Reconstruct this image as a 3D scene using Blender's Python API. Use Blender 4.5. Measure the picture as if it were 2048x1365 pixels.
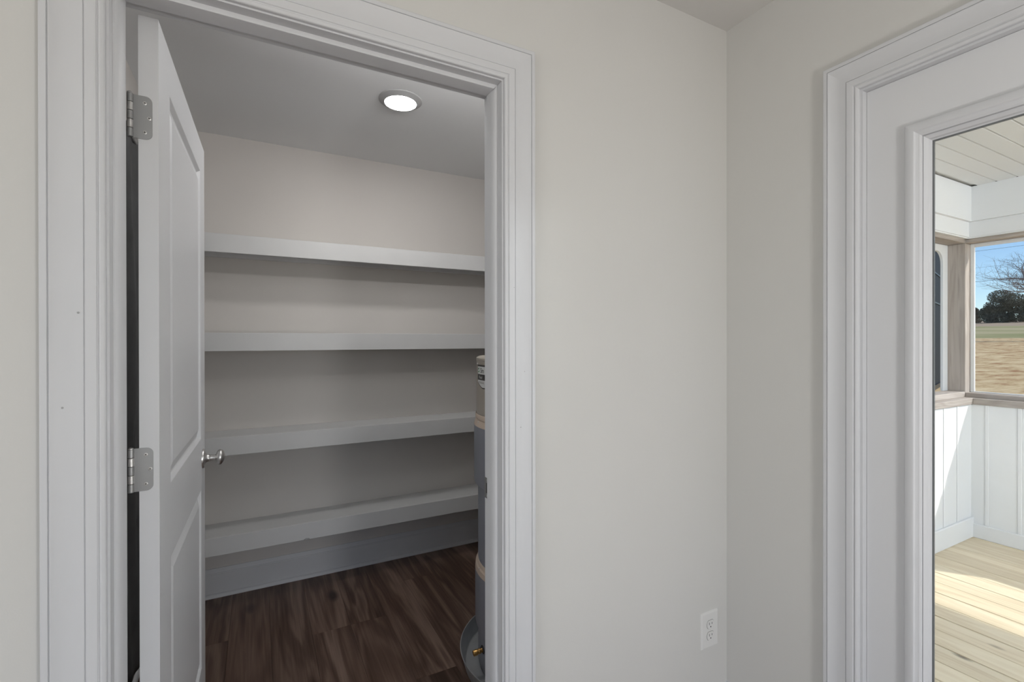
import bpy, bmesh, math, random
from mathutils import Vector, Matrix
random.seed(7)
S = bpy.context.scene
for o in list(bpy.data.objects): bpy.data.objects.remove(o)
COL = S.collection
H = 1.352                      # eye height above the room floor; shapes below are written relative to the eye
R = math.radians

# ------------------------------------------------------------------ camera
F_PX = 957.75
yaw, pit, rol = R(27.93231723), R(-0.12410038), R(-0.06296715)
def w2c(x, y, z):
    c, s = math.cos, math.sin
    Y = y*c(pit)+z*s(pit); Z = -y*s(pit)+z*c(pit)
    X = x*c(rol)+Z*s(rol); Z2 = -x*s(rol)+Z*c(rol)
    return Vector((X, Z2, Y))
M3 = Matrix((w2c(1,0,0), w2c(0,1,0), w2c(0,0,1))).transposed()
W3 = Matrix(((math.cos(yaw), -math.sin(yaw), 0), (math.sin(yaw), math.cos(yaw), 0), (0,0,1)))
T3 = M3 @ W3                    # rows: right, up, forward in the world
cam_d = bpy.data.cameras.new('camera'); cam = bpy.data.objects.new('camera', cam_d); COL.objects.link(cam)
cam_d.sensor_width = 36; cam_d.sensor_fit = 'HORIZONTAL'; cam_d.lens = 36*F_PX/2048
cam_d.clip_start = 0.02; cam_d.clip_end = 2000
rt, up, fw = T3[0], T3[1], T3[2]
cm = Matrix((rt, up, -fw)).transposed().to_4x4(); cm.translation = Vector((0,0,H))
cam.matrix_world = cm
S.camera = cam

# ------------------------------------------------------------------ sky, sun, lights, exposure
S.view_settings.view_transform = 'Standard'; S.view_settings.look = 'None'
S.view_settings.exposure = 0; S.view_settings.gamma = 1; S.view_settings.use_curve_mapping = False
SUN_EL = R(41.6); SUN_DIR = Vector((.635*math.cos(SUN_EL), -.772*math.cos(SUN_EL), math.sin(SUN_EL))).normalized()   # towards the sun
w = bpy.data.worlds.new('world'); S.world = w; w.use_nodes = True
nt = w.node_tree; bg = nt.nodes['Background']
sky = nt.nodes.new('ShaderNodeTexSky'); sky.sky_type = 'NISHITA'; sky.sun_disc = False
sky.sun_elevation = SUN_EL; sky.sun_rotation = math.atan2(SUN_DIR.x, SUN_DIR.y)
sky.air_density = 1.0; sky.dust_density = 0.0; sky.ozone_density = 3.5; sky.altitude = 1500
nt.links.new(sky.outputs[0], bg.inputs[0]); bg.inputs[1].default_value = 0.145
def light(name, kind, loc, direction, energy, color=(1,1,1), **kw):
    d = bpy.data.lights.new(name, kind); d.energy = energy; d.color = color
    for k, v in kw.items(): setattr(d, k, v)
    o = bpy.data.objects.new(name, d); COL.objects.link(o); o.location = loc
    o.rotation_euler = Vector(direction).to_track_quat('-Z', 'Y').to_euler()
    return o
light('sun', 'SUN', (8, -8, 9), -SUN_DIR, 3.6, (1.0, .95, .88), angle=R(0.9))
# added area lights behind the camera, standing in for daylight from unseen windows
light('back_window_fill', 'AREA', (.2, -3.25, 1.45), (0.0, 1, .02), 18, (1.0, .99, .97), shape='RECTANGLE', size=3.0, size_y=1.7)
light('side_window_fill', 'AREA', (-3.3, -.9, 1.4), (1, .1, .02), 42, (1.0, .99, .97), shape='RECTANGLE', size=2.4, size_y=1.7)

# unseen fill light added above the doorway to brighten the pantry
light('pantry_fill_light', 'AREA', (.75, 1.36, H+.93), (0, .70, .62), 6.4, (1.0, .99, .985), shape='RECTANGLE', size=1.1, size_y=.10)

# ------------------------------------------------------------------ helpers
class MB:
    def __init__(s): s.v = []; s.f = []; s.m = []; s.cur = 0
    def face(s, idx): s.f.append(tuple(idx)); s.m.append(s.cur)
    def box(s, x0, x1, y0, y1, z0, z1, c=0):
        if c <= 0:
            b = len(s.v)
            s.v += [(x,y,z) for z in (z0,z1) for y in (y0,y1) for x in (x0,x1)]
            for q in ((0,2,3,1),(4,5,7,6),(0,1,5,4),(2,6,7,3),(0,4,6,2),(1,3,7,5)): s.face([b+i for i in q])
        else:
            bm = bmesh.new(); bmesh.ops.create_cube(bm, size=1)
            for v in bm.verts:
                v.co = Vector(((x0+x1)/2+v.co.x*(x1-x0), (y0+y1)/2+v.co.y*(y1-y0), (z0+z1)/2+v.co.z*(z1-z0)))
            bmesh.ops.bevel(bm, geom=bm.edges[:], offset=c, segments=1, affect='EDGES')
            s.add_bm(bm)
        return s
    def add_bm(s, bm, mat=None):
        bm.verts.index_update(); b = len(s.v)
        s.v += [tuple((mat @ v.co) if mat else v.co) for v in bm.verts]
        for f in bm.faces: s.face([b+v.index for v in f.verts])
        bm.free(); return s
    def prism(s, poly, fn0, fn1, caps=True):
        """poly: list of 2D points; fn0/fn1 place a 2D point in 3D at both ends"""
        b = len(s.v); n = len(poly)
        s.v += [fn0(*p) for p in poly] + [fn1(*p) for p in poly]
        for i in range(n):
            j = (i+1) % n; s.face([b+i, b+j, b+n+j, b+n+i])
        if caps: s.face([b+i for i in range(n)][::-1]); s.face([b+n+i for i in range(n)])
        return s
    def lathe(s, prof, frame, seg=32, a0=0, a1=2*math.pi):
        """prof: (r, h); frame: 4x4, axis = local z"""
        full = abs(a1-a0-2*math.pi) < 1e-6; n = seg if full else seg+1; b = len(s.v)
        for r, h in prof:
            for k in range(n):
                a = a0+(a1-a0)*k/seg
                s.v.append(tuple(frame @ Vector((r*math.cos(a), r*math.sin(a), h))))
        for i in range(len(prof)-1):
            for k in range(seg if not full else n):
                k2 = (k+1) % n if full else k+1
                s.face([b+i*n+k, b+i*n+k2, b+(i+1)*n+k2, b+(i+1)*n+k])
        return s
    def tube(s, pts, rad, seg=8):
        if not isinstance(rad, (list, tuple)): rad = [rad]*len(pts)
        pts = [Vector(p) for p in pts]; b = len(s.v); n = len(pts)
        for i, p in enumerate(pts):
            d = (pts[min(i+1, n-1)]-pts[max(i-1, 0)]).normalized()
            u = d.cross(Vector((0,0,1)) if abs(d.z) < .9 else Vector((1,0,0))).normalized(); v = d.cross(u)
            for k in range(seg):
                a = 2*math.pi*k/seg; s.v.append(tuple(p+(u*math.cos(a)+v*math.sin(a))*rad[i]))
        for i in range(n-1):
            for k in range(seg):
                s.face([b+i*seg+k, b+i*seg+(k+1)%seg, b+(i+1)*seg+(k+1)%seg, b+(i+1)*seg+k])
        s.face([b+k for k in range(seg)][::-1]); s.face([b+(n-1)*seg+k for k in range(seg)])
        return s
    def build(s, name, mats, parent=None, smooth=0, rel=True, loc=None):
        """rel: vertices are in eye-relative world coordinates (z gets H added). Origin goes to loc or the parent's own."""
        me = bpy.data.meshes.new(name)
        o = bpy.data.objects.new(name, me); COL.objects.link(o)
        org = Vector((0,0,0))
        if parent is not None:
            o.parent = parent; org = Vector(parent['_org'])
        mine = Vector(loc) + Vector((0,0,H)) if loc is not None else org
        off = Vector((0,0,H if rel else 0)) - mine
        me.from_pydata([(v[0]+off.x, v[1]+off.y, v[2]+off.z) for v in s.v], [], s.f)
        if not isinstance(mats, (list, tuple)): mats = [mats]
        for m in mats: me.materials.append(m)
        if len(mats) > 1:
            for p, mi in zip(me.polygons, s.m): p.material_index = mi
        bm = bmesh.new(); bm.from_mesh(me); bmesh.ops.recalc_face_normals(bm, faces=bm.faces[:]); bm.to_mesh(me); bm.free()
        if smooth:
            for p in me.polygons: p.use_smooth = True
            me.set_sharp_from_angle(angle=R(smooth))
        o.location = mine-org; o['_org'] = tuple(mine)
        return o
def empty(name, loc):
    o = bpy.data.objects.new(name, None); COL.objects.link(o); o.empty_display_size = .05
    o.location = Vector(loc)+Vector((0,0,H)); o['_org'] = tuple(o.location); return o
def tag(o, label=None, cat=None, group=None, kind=None):
    if label: o['label'] = label
    if cat: o['category'] = cat
    if group: o['group'] = group
    if kind: o['kind'] = kind
    return o
def frame_at(loc, axis, xref=None):
    """4x4 whose z axis is `axis`"""
    z = Vector(axis).normalized(); x = (Vector(xref) if xref else (Vector((0,0,1)) if abs(z.z) < .9 else Vector((1,0,0))))
    x = (x - z*x.dot(z)).normalized(); y = z.cross(x)
    m = Matrix((x, y, z)).transposed().to_4x4(); m.translation = Vector(loc); return m

# ------------------------------------------------------------------ materials
def mat(name, col, rough=.5, metal=0, spec=.5, bump=0, bscale=200, vary=0, vscale=3, coat=0):
    m = bpy.data.materials.new(name); m.use_nodes = True; n = m.node_tree; p = n.nodes['Principled BSDF']
    p.inputs['Base Color'].default_value = (*col, 1); p.inputs['Roughness'].default_value = rough
    p.inputs['Metallic'].default_value = metal; p.inputs['Specular IOR Level'].default_value = spec
    tc = n.nodes.new('ShaderNodeNewGeometry')
    if vary:
        no = n.nodes.new('ShaderNodeTexNoise'); no.inputs['Scale'].default_value = vscale; no.inputs['Detail'].default_value = 5
        n.links.new(tc.outputs['Position'], no.inputs['Vector'])
        mr = n.nodes.new('ShaderNodeMapRange'); mr.inputs['From Min'].default_value = .3; mr.inputs['From Max'].default_value = .7
        mr.inputs['To Min'].default_value = 1-vary; mr.inputs['To Max'].default_value = 1+vary
        n.links.new(no.outputs['Fac'], mr.inputs['Value'])
        mx = n.nodes.new('ShaderNodeVectorMath'); mx.operation = 'SCALE'; mx.inputs[0].default_value = col
        n.links.new(mr.outputs[0], mx.inputs['Scale']); n.links.new(mx.outputs[0], p.inputs['Base Color'])
    if bump:
        nb = n.nodes.new('ShaderNodeTexNoise'); nb.inputs['Scale'].default_value = bscale; nb.inputs['Detail'].default_value = 3
        n.links.new(tc.outputs['Position'], nb.inputs['Vector'])
        b = n.nodes.new('ShaderNodeBump'); b.inputs['Strength'].default_value = bump; b.inputs['Distance'].default_value = .002
        n.links.new(nb.outputs['Fac'], b.inputs['Height']); n.links.new(b.outputs[0], p.inputs['Normal'])
    return m
def wood(name, cols, axis='Y', rough=.5, scale=1.0, knots=None, ringscale=1.0, fine=.35, bump=.15, tonevary=.18, rings=.16):
    """cols: dark, mid, light. Grain runs along local `axis`; each object gets its own piece of grain."""
    m = bpy.data.materials.new(name); m.use_nodes = True; n = m.node_tree; L = n.links; N = n.nodes.new; p = n.nodes['Principled BSDF']
    p.inputs['Roughness'].default_value = rough
    tc = N('ShaderNodeTexCoord'); oi = N('ShaderNodeObjectInfo')
    off = N('ShaderNodeVectorMath'); off.operation = 'MULTIPLY_ADD'
    L.new(oi.outputs['Random'], off.inputs[0]); off.inputs[1].default_value = (37.1, 91.7, 53.3); L.new(tc.outputs['Object'], off.inputs[2])
    mp = N('ShaderNodeMapping'); st = {'X': (.12,1,1), 'Y': (1,.12,1), 'Z': (1,1,.12)}[axis]
    mp.inputs['Scale'].default_value = [q*scale for q in st]; L.new(off.outputs[0], mp.inputs['Vector'])
    n1 = N('ShaderNodeTexNoise'); n1.inputs['Scale'].default_value = 7*ringscale; n1.inputs['Detail'].default_value = 3; n1.inputs['Distortion'].default_value = .6
    L.new(mp.outputs[0], n1.inputs['Vector'])
    # rings: sine of the noise field gives cathedral lines
    mu = N('ShaderNodeMath'); mu.operation = 'MULTIPLY'; mu.inputs[1].default_value = 34; L.new(n1.outputs['Fac'], mu.inputs[0])
    si = N('ShaderNodeMath'); si.operation = 'SINE'; L.new(mu.outputs[0], si.inputs[0])
    mr = N('ShaderNodeMapRange'); mr.inputs['From Min'].default_value = -1; mr.inputs['From Max'].default_value = 1; L.new(si.outputs[0], mr.inputs['Value'])
    mp2 = N('ShaderNodeMapping'); st2 = {'X': (.03,1,1), 'Y': (1,.03,1), 'Z': (1,1,.03)}[axis]
    mp2.inputs['Scale'].default_value = [q*scale for q in st2]; L.new(off.outputs[0], mp2.inputs['Vector'])
    n2 = N('ShaderNodeTexNoise'); n2.inputs['Scale'].default_value = 130; n2.inputs['Detail'].default_value = 4; L.new(mp2.outputs[0], n2.inputs['Vector'])
    ad = N('ShaderNodeMix'); ad.data_type = 'FLOAT'; ad.inputs[0].default_value = fine; L.new(n1.outputs['Fac'], ad.inputs[2]); L.new(n2.outputs['Fac'], ad.inputs[3])
    ad2 = N('ShaderNodeMix'); ad2.data_type = 'FLOAT'; ad2.inputs[0].default_value = rings; L.new(ad.outputs[0], ad2.inputs[2]); L.new(mr.outputs[0], ad2.inputs[3])
    cr = N('ShaderNodeValToRGB'); e = cr.color_ramp.elements
    e[0].position = .33; e[0].color = (*cols[0], 1); e[1].position = .68; e[1].color = (*cols[2], 1)
    k = e.new(.5); k.color = (*cols[1], 1); L.new(ad2.outputs[0], cr.inputs[0])
    last = cr.outputs[0]
    if knots:
        vo = N('ShaderNodeTexVoronoi'); vo.inputs['Scale'].default_value = knots[0]
        mp3 = N('ShaderNodeMapping'); st3 = {'X': (.45,1,1), 'Y': (1,.45,1), 'Z': (1,1,.45)}[axis]; mp3.inputs['Scale'].default_value = st3
        L.new(off.outputs[0], mp3.inputs['Vector']); L.new(mp3.outputs[0], vo.inputs['Vector'])
        km = N('ShaderNodeMapRange'); km.inputs['From Min'].default_value = knots[1]; km.inputs['From Max'].default_value = knots[1]*.35
        L.new(vo.outputs['Distance'], km.inputs['Value'])
        mk = N('ShaderNodeMix'); mk.data_type = 'RGBA'; mk.inputs[7].default_value = (*knots[2], 1)
        L.new(km.outputs[0], mk.inputs[0]); L.new(last, mk.inputs[6]); last = mk.outputs[2]
    tone = N('ShaderNodeMapRange'); tone.inputs['To Min'].default_value = 1-tonevary; tone.inputs['To Max'].default_value = 1+tonevary
    rn = N('ShaderNodeMath'); rn.operation = 'FRACT'; m7 = N('ShaderNodeMath'); m7.operation = 'MULTIPLY'; m7.inputs[1].default_value = 7.31
    L.new(oi.outputs['Random'], m7.inputs[0]); L.new(m7.outputs[0], rn.inputs[0]); L.new(rn.outputs[0], tone.inputs['Value'])
    sc = N('ShaderNodeVectorMath'); sc.operation = 'SCALE'; L.new(last, sc.inputs[0]); L.new(tone.outputs[0], sc.inputs['Scale'])
    L.new(sc.outputs[0], p.inputs['Base Color'])
    b = N('ShaderNodeBump'); b.inputs['Strength'].default_value = bump; b.inputs['Distance'].default_value = .001
    L.new(n2.outputs['Fac'], b.inputs['Height']); L.new(b.outputs[0], p.inputs['Normal'])
    return m
def glass_mat():
    m = bpy.data.materials.new('window_glass'); m.use_nodes = True; n = m.node_tree; n.nodes.clear()
    out = n.nodes.new('ShaderNodeOutputMaterial'); tr = n.nodes.new('ShaderNodeBsdfTransparent'); gl = n.nodes.new('ShaderNodeBsdfGlossy')
    tr.inputs[0].default_value = (.97, .985, .98, 1); gl.inputs['Roughness'].default_value = .01
    fr = n.nodes.new('ShaderNodeFresnel'); fr.inputs['IOR'].default_value = 1.25
    mx = n.nodes.new('ShaderNodeMixShader'); n.links.new(fr.outputs[0], mx.inputs[0]); n.links.new(tr.outputs[0], mx.inputs[1]); n.links.new(gl.outputs[0], mx.inputs[2])
    n.links.new(mx.outputs[0], out.inputs[0]); return m
def emit(name, col, st):
    m = bpy.data.materials.new(name); m.use_nodes = True; n = m.node_tree; n.nodes.clear()
    out = n.nodes.new('ShaderNodeOutputMaterial'); e = n.nodes.new('ShaderNodeEmission'); e.inputs[0].default_value = (*col, 1); e.inputs[1].default_value = st
    n.links.new(e.outputs[0], out.inputs[0]); return m

WALL = mat('greige_wall_paint', (.605,.598,.578), .85, spec=.2, bump=.08, bscale=350, vary=.012, vscale=2)
PWALL = mat('warm_pantry_wall_paint', (.60,.572,.545), .85, spec=.2, bump=.08, bscale=350, vary=.015, vscale=2)
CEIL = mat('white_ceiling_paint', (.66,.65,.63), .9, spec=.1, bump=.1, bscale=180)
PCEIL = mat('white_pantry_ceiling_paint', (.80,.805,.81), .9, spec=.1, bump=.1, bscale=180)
TRIM = mat('white_semigloss_trim_paint', (.595,.60,.617), .5, spec=.35, bump=.03, bscale=60, vary=.01, vscale=6)
DOORW = mat('white_door_paint', (.65,.655,.67), .42, spec=.4, bump=.04, bscale=120)
SHELFW = mat('white_shelf_paint', (.61,.61,.61), .45, spec=.35, bump=.04, bscale=90, vary=.015, vscale=9)
NICKEL = mat('satin_nickel', (.62,.61,.60), .33, 1.0, bump=.05, bscale=500)
DNICKEL = mat('dull_nickel_plate', (.36,.36,.36), .45, .85, bump=.05, bscale=500)
DARK = mat('dark_recess', (.02,.02,.02), .8)
CAULK = mat('grey_caulk', (.33,.33,.33), .7)
PLATE = mat('white_plastic_plate', (.68,.675,.66), .35, spec=.5)
GLASS = glass_mat()
PORCHW = mat('white_porch_paint', (.80,.81,.83), .55, spec=.3, bump=.03, bscale=60, vary=.012, vscale=5)
PORCHC = mat('white_vinyl_ceiling', (.78,.79,.80), .45, spec=.4)
FLOORW = wood('brown_vinyl_plank_grain', ((.040,.018,.010), (.108,.064,.046), (.20,.135,.105)), 'Y', .42, 1.0, (3.6,.12,(.022,.011,.007)), 1.0, .36, .25, .16, .17)
DECK = wood('yellow_pine_grain', ((.60,.49,.34), (.70,.60,.44), (.76,.67,.51)), 'Y', .6, 1.0, (4.2,.085,(.24,.20,.15)), 1.1, .25, .2, .06)
POSTW = wood('weathered_brown_post_grain', ((.33,.285,.255), (.42,.370,.335), (.49,.44,.405)), 'Z', .75, 1.0, (4,.06,(.14,.11,.09)), 1.2, .5, .3, .05)
BEAMX = wood('weathered_brown_beam_grain', ((.33,.285,.255), (.42,.370,.335), (.49,.44,.405)), 'X', .75, 1.0, None, 1.2, .5, .3, .05)
BEAMY = wood('weathered_brown_rail_grain', ((.33,.285,.255), (.42,.370,.335), (.49,.44,.405)), 'Y', .75, 1.0, None, 1.2, .5, .3, .05)

# ================================================================== SETTING
YA, YK = 1.14, 1.25            # room face and pantry face of the wall with the pantry door
XB = 1.463                     # inner face of the wall with the porch door
ZF, ZC = -H, 1.0886            # floor, ceiling
JL, JR, JZ = -.2445, .5745, .6905   # jamb faces and head of the pantry door
XL, YP = -.45, 2.967           # pantry left wall, pantry back wall
RX0, RY0 = -3.4, -3.4          # far sides of the room

# pantry door wall with its opening
rb = .019
w1 = MB()
w1.box(RX0, JL-rb, YA, YK, ZF, ZC); w1.box(JR+rb, XB, YA, YK, ZF, ZC); w1.box(JL-rb, JR+rb, YA, YK, JZ+rb, ZC)
tag(w1.build('wall_front', WALL), 'greige painted wall holding the pantry doorway and the power outlet', 'wall', kind='structure')
# porch door wall
DL, DR, DZ = .709, -.225, .6815      # jamb faces (y) and head of the porch door
w2 = MB(); XO = XB+.15
w2.box(XB, XO, DL+.02, YP+.1, ZF-.3, ZC+.4); w2.box(XB, XO, RY0, DR-.02, ZF-.3, ZC+.4); w2.box(XB, XO, DR-.02, DL+.02, DZ+.02, ZC+.4)
w2.box(XB, XO, DR-.02, DL+.02, ZF-.3, ZF-.001)
tag(w2.build('wall_right', WALL), 'greige painted wall with the glazed porch door', 'wall', kind='structure')
# walls behind the camera, with window openings where the added area lights stand
def open_wall(name, fixed, a0, a1, o0, o1, z0, z1, along, th, label):
    m = MB()
    def bx(p0, p1, q0, q1):
        if along == 'x': m.box(p0, p1, fixed-th, fixed, q0, q1)
        else: m.box(fixed-th, fixed, p0, p1, q0, q1)
    bx(a0, o0, ZF, ZC); bx(o1, a1, ZF, ZC); bx(o0, o1, ZF, z0); bx(o0, o1, z1, ZC)
    return tag(m.build(name, WALL), label, 'wall', kind='structure')
open_wall('wall_back', RY0, RX0, XB, -1.8, 1.4, -.80, .98, 'x', .12, 'plain greige wall with a wide window opening behind the viewer')
open_wall('wall_left', RX0, RY0, YK, -2.2, .4, -.80, .98, 'y', .12, 'plain greige side wall with a window opening')
tag(MB().box(XL-.1, XL, YK, YP+.1, ZF, ZC).build('wall_pantry_left', PWALL), 'warm greige pantry wall behind the open door', 'wall', kind='structure')
tag(MB().box(XL, XB, YP, YP+.1, ZF, ZC).build('wall_pantry_back', PWALL), 'warm greige pantry wall behind the four white shelves', 'wall', kind='structure')
tag(MB().box(RX0, XB, RY0, YA, ZC, ZC+.1).build('ceiling', CEIL), 'pale flat ceiling of the room in front of the pantry', 'ceiling', kind='structure')
tag(MB().box(XL-.1, XB, YA+.001, YP+.1, ZC, ZC+.1).build('ceiling_pantry', PCEIL), 'grey white pantry ceiling with one round light', 'ceiling', kind='structure')

# floors: subfloor and every plank a piece
fl = tag(MB().box(RX0-.12, XB, RY0-.12, YP+.1, ZF-.12, ZF-.006).build('floor', DARK, loc=(0,0,ZF)), 'dark brown wood plank floor running into the pantry', 'floor', kind='structure')
PW, PL = .169, 1.22
def plank_mesh(name, wd, ln, th, material, ch):
    m = MB(); m.box(-wd/2, wd/2, -ln/2, ln/2, -th, 0, ch)
    o = m.build(name, material, rel=False); me = o.data; bpy.data.objects.remove(o); return me
PLM = plank_mesh('plank', PW-.0006, PL-.0006, .0055, FLOORW, .0004)
nx0 = int((RX0-.048)/PW)-1
ends = {}
cut_cache = {}
for ix in range(nx0, 14):
    x0 = .048+ix*PW; xc = x0+PW/2
    if xc-PW/2 > XB or xc+PW/2 < RX0: continue
    base = [2.365-.42, 2.9, 2.365, 1.86, 2.66, 2.12, 2.5, 1.75][(ix-0) % 8] if ix != 1 else 2.365
    y1 = base + PL*2
    while y1 > RY0:
        a, b = max(y1-PL, RY0), min(y1, YP)
        xa, xb = max(x0, RX0), min(x0+PW, XB)
        if b-a > .02 and xb-xa > .02 and not (a >= YK-.001 and xb < XL):
            if x0 < XL < x0+PW and a >= YK: xa = XL
            if b > YK and xb <= XL: b = YA
            if b-a > .02:
                if abs(b-a-PL) < 1e-4 and abs(xb-xa-PW) < 1e-4: me = PLM
                else: me = plank_mesh('plank', xb-xa-.0006, b-a-.0006, .0055, FLOORW, .0004)
                p = bpy.data.objects.new('plank', me); COL.objects.link(p); p.parent = fl
                p.location = ((xa+xb)/2, (a+b)/2, 0)
        y1 -= PL

# baseboards
def base_prof(h=.147, t=.0145):
    return [(0,0),(t,0),(t,h*.80),(t-.002,h*.82),(t-.002,h*.845),(t-.004,h*.86),(t-.006,h*.93),(t-.0095,h*.965),(t-.0105,h),(0,h)]
def run_base(name, p0, p1, nrm, label, shoe=True, kind='structure', h=.147, m=TRIM, zf=ZF):
    e = empty(name, ((p0[0]+p1[0])/2, (p0[1]+p1[1])/2, zf)); tag(e, label, 'baseboard', kind='structure')
    f = lambda P: (lambda t, z: (P[0]+nrm[0]*t, P[1]+nrm[1]*t, zf+z))
    MB().prism(base_prof(h), f(p0), f(p1)).build('board', m, e, smooth=25)
    if shoe:
        q = [(.0145,0),(.0265,0),(.0265,.006),(.0245,.013),(.020,.018),(.0145,.020)]
        MB().prism(q, f(p0), f(p1)).build('shoe_moulding', m, e, smooth=40)
    return e
run_base('baseboard_pantry_back', (XL, YP), (XB, YP), (0,-1), 'tall white moulded baseboard under the lowest pantry shelf')
run_base('baseboard_pantry_left', (XL, YP-.027), (XL, YK), (1,0), 'white baseboard on the pantry side wall behind the door')
run_base('baseboard_pantry_right', (XB, YP-.027), (XB, YK), (-1,0), 'white baseboard behind the water heater')
run_base('baseboard_right', (XB, .83), (XB, YA), (-1,0), 'white baseboard on the wall by the porch door')
run_base('baseboard_front', (.69, YA), (XB-.028, YA), (0,-1), 'white baseboard under the power outlet')
run_base('baseboard_left', (RX0, YA), (-.36, YA), (0,-1), 'white baseboard on the wall beside the pantry door hinges')

# casings ----------------------------------------------------------
CW = .0895
CP = [(0,0),(0,.0075),(.0012,.0095),(.0035,.011),(.0065,.0118),(.0085,.0112),(.0098,.0092),(.0112,.0100),(.0125,.0122),(.016,.0132),(.026,.0136),(.0283,.0136),
      (.0290,.0108),(.0302,.0108),(.0308,.0122),(.036,.0118),(.044,.0112),(.052,.0114),(.060,.0126),(.067,.0146),(.072,.0166),(.0752,.0182),(.0762,.0182),(.0770,.0156),(.0780,.0156),(.0787,.0182),(.0872,.0182),(.0889,.0172),(.0895,.0150),(.0895,0)]
def casing(name, plane, side0, side1, ztop, zbot, label, facing, lens=3):
    """plane: wall coordinate; facing 'y' (wall A, faces -y) or 'x' (wall B, faces -x); side0 > side1 are the inner edges, ztop the inner edge of the head"""
    P = (lambda a, v, z: (a, plane-v, z)) if facing == 'y' else (lambda a, v, z: (plane-v, a, z))
    mid = (side0+side1)/2
    e = empty(name, P(mid, 0, zbot)); tag(e, label, 'door casing', kind='structure')
    MB().prism(CP, lambda u, v: P(side1-u, v, zbot), lambda u, v: P(side1-u, v, ztop+u)).build('side_casing', TRIM, e, smooth=24)
    MB().prism(CP, lambda u, v: P(side0+u, v, zbot), lambda u, v: P(side0+u, v, ztop+u)).build('side_casing', TRIM, e, smooth=24)
    MB().prism(CP, lambda u, v: P(side1-u, v, ztop+u), lambda u, v: P(side0+u, v, ztop+u)).build('head_casing', TRIM, e, smooth=24)
    return e
cs1 = casing('trim_1', YA, JR+.004, JL-.004, JZ+.004, ZF, 'white moulded casing around the pantry doorway', 'y')
cs2 = casing('trim_2', XB, DL+.006, DR-.006, DZ+.006, ZF, 'white moulded casing around the glazed porch door', 'x')
# paint scuffs and nail dimples on the casing by the latch
sc = MB()
for (x, z, r) in ((.655, -.205, .0016), (.624, -.235, .0012), (.636, -.085, .001), (.604, .14, .0009)):
    sc.lathe([(0,.0003),(r,.0003),(r*1.2,0)], frame_at((x, YA-.0150 if x > .64 else YA-.0136, z), (0,-1,0)), 8)
for (x, z) in ((-.318, .30), (-.308, -.12), (-.286, .05)):
    sc.lathe([(0,.0003),(.0016,.0003),(.002,0)], frame_at((x, YA-.0128, z), (0,-1,0)), 8)
sc.build('nail_dimple', CAULK, cs1)

# pantry door frame
jb = empty('trim_3', ((JL+JR)/2, (YA+YK)/2, ZF)); tag(jb, 'white door frame lining the pantry opening, with stop and strike plate', 'door frame', kind='structure')
MB().box(JL-rb, JL, YA, YK, ZF, JZ).build('side_jamb', TRIM, jb)
MB().box(JR, JR+rb, YA, YK, ZF, JZ).build('side_jamb', TRIM, jb)
MB().box(JL-rb, JR+rb, YA, YK, JZ, JZ+rb).build('head_jamb', TRIM, jb)
ST0, ST1, SD = 1.166, 1.213, .0112
sp = [(0,ST0),(.0030,ST0+.0002),(.0052,ST0+.0018),(.0072,ST0+.0050),(.0088,ST0+.0090),(.0100,ST0+.0140),(.0108,ST0+.0190),(SD,ST0+.0240),(SD,ST1-.001),(SD-.001,ST1),(0,ST1)]
MB().prism(sp, lambda d, y: (JL+d, y, ZF), lambda d, y: (JL+d, y, JZ-d)).build('door_stop', TRIM, jb, smooth=28)
MB().prism(sp, lambda d, y: (JR-d, y, ZF), lambda d, y: (JR-d, y, JZ-d)).build('door_stop', TRIM, jb, smooth=28)
hp = [(0,ST0),(SD-.003,ST0),(SD-.0006,ST0+.001),(SD,ST0+.004),(SD,ST1-.001),(SD-.001,ST1),(0,ST1)]
MB().prism(hp, lambda d, y: (JL+d, y, JZ-d), lambda d, y: (JR-d, y, JZ-d)).build('door_stop', TRIM, jb, smooth=28)
stp = MB().box(JR-.0012, JR+.0005, ST1+.001, YK+.001, -.4505, -.3925)
stp.build('strike_plate', tag and DNICKEL, jb)
MB().box(JR-.0016, JR-.0012, ST1+.010, ST1+.026, -.436, -.407).build('latch_hole', DARK, jb)
for z in (-.4445, -.3985):
    MB().lathe([(0,.0008),(.0035,.0008),(.004,0)], frame_at((JR-.0012, ST1+.020, z), (-1,0,0)), 10).build('screw', NICKEL, jb)
# pantry side casing
e = casing('trim_4', -YK, JR+.004, JL-.004, JZ+.004, ZF, 'white casing on the pantry side of the doorway', 'y')
for ch in e.children:
    for v in ch.data.vertices: v.co.y = -v.co.y
    ch.data.flip_normals()
e.location.y = YK

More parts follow.
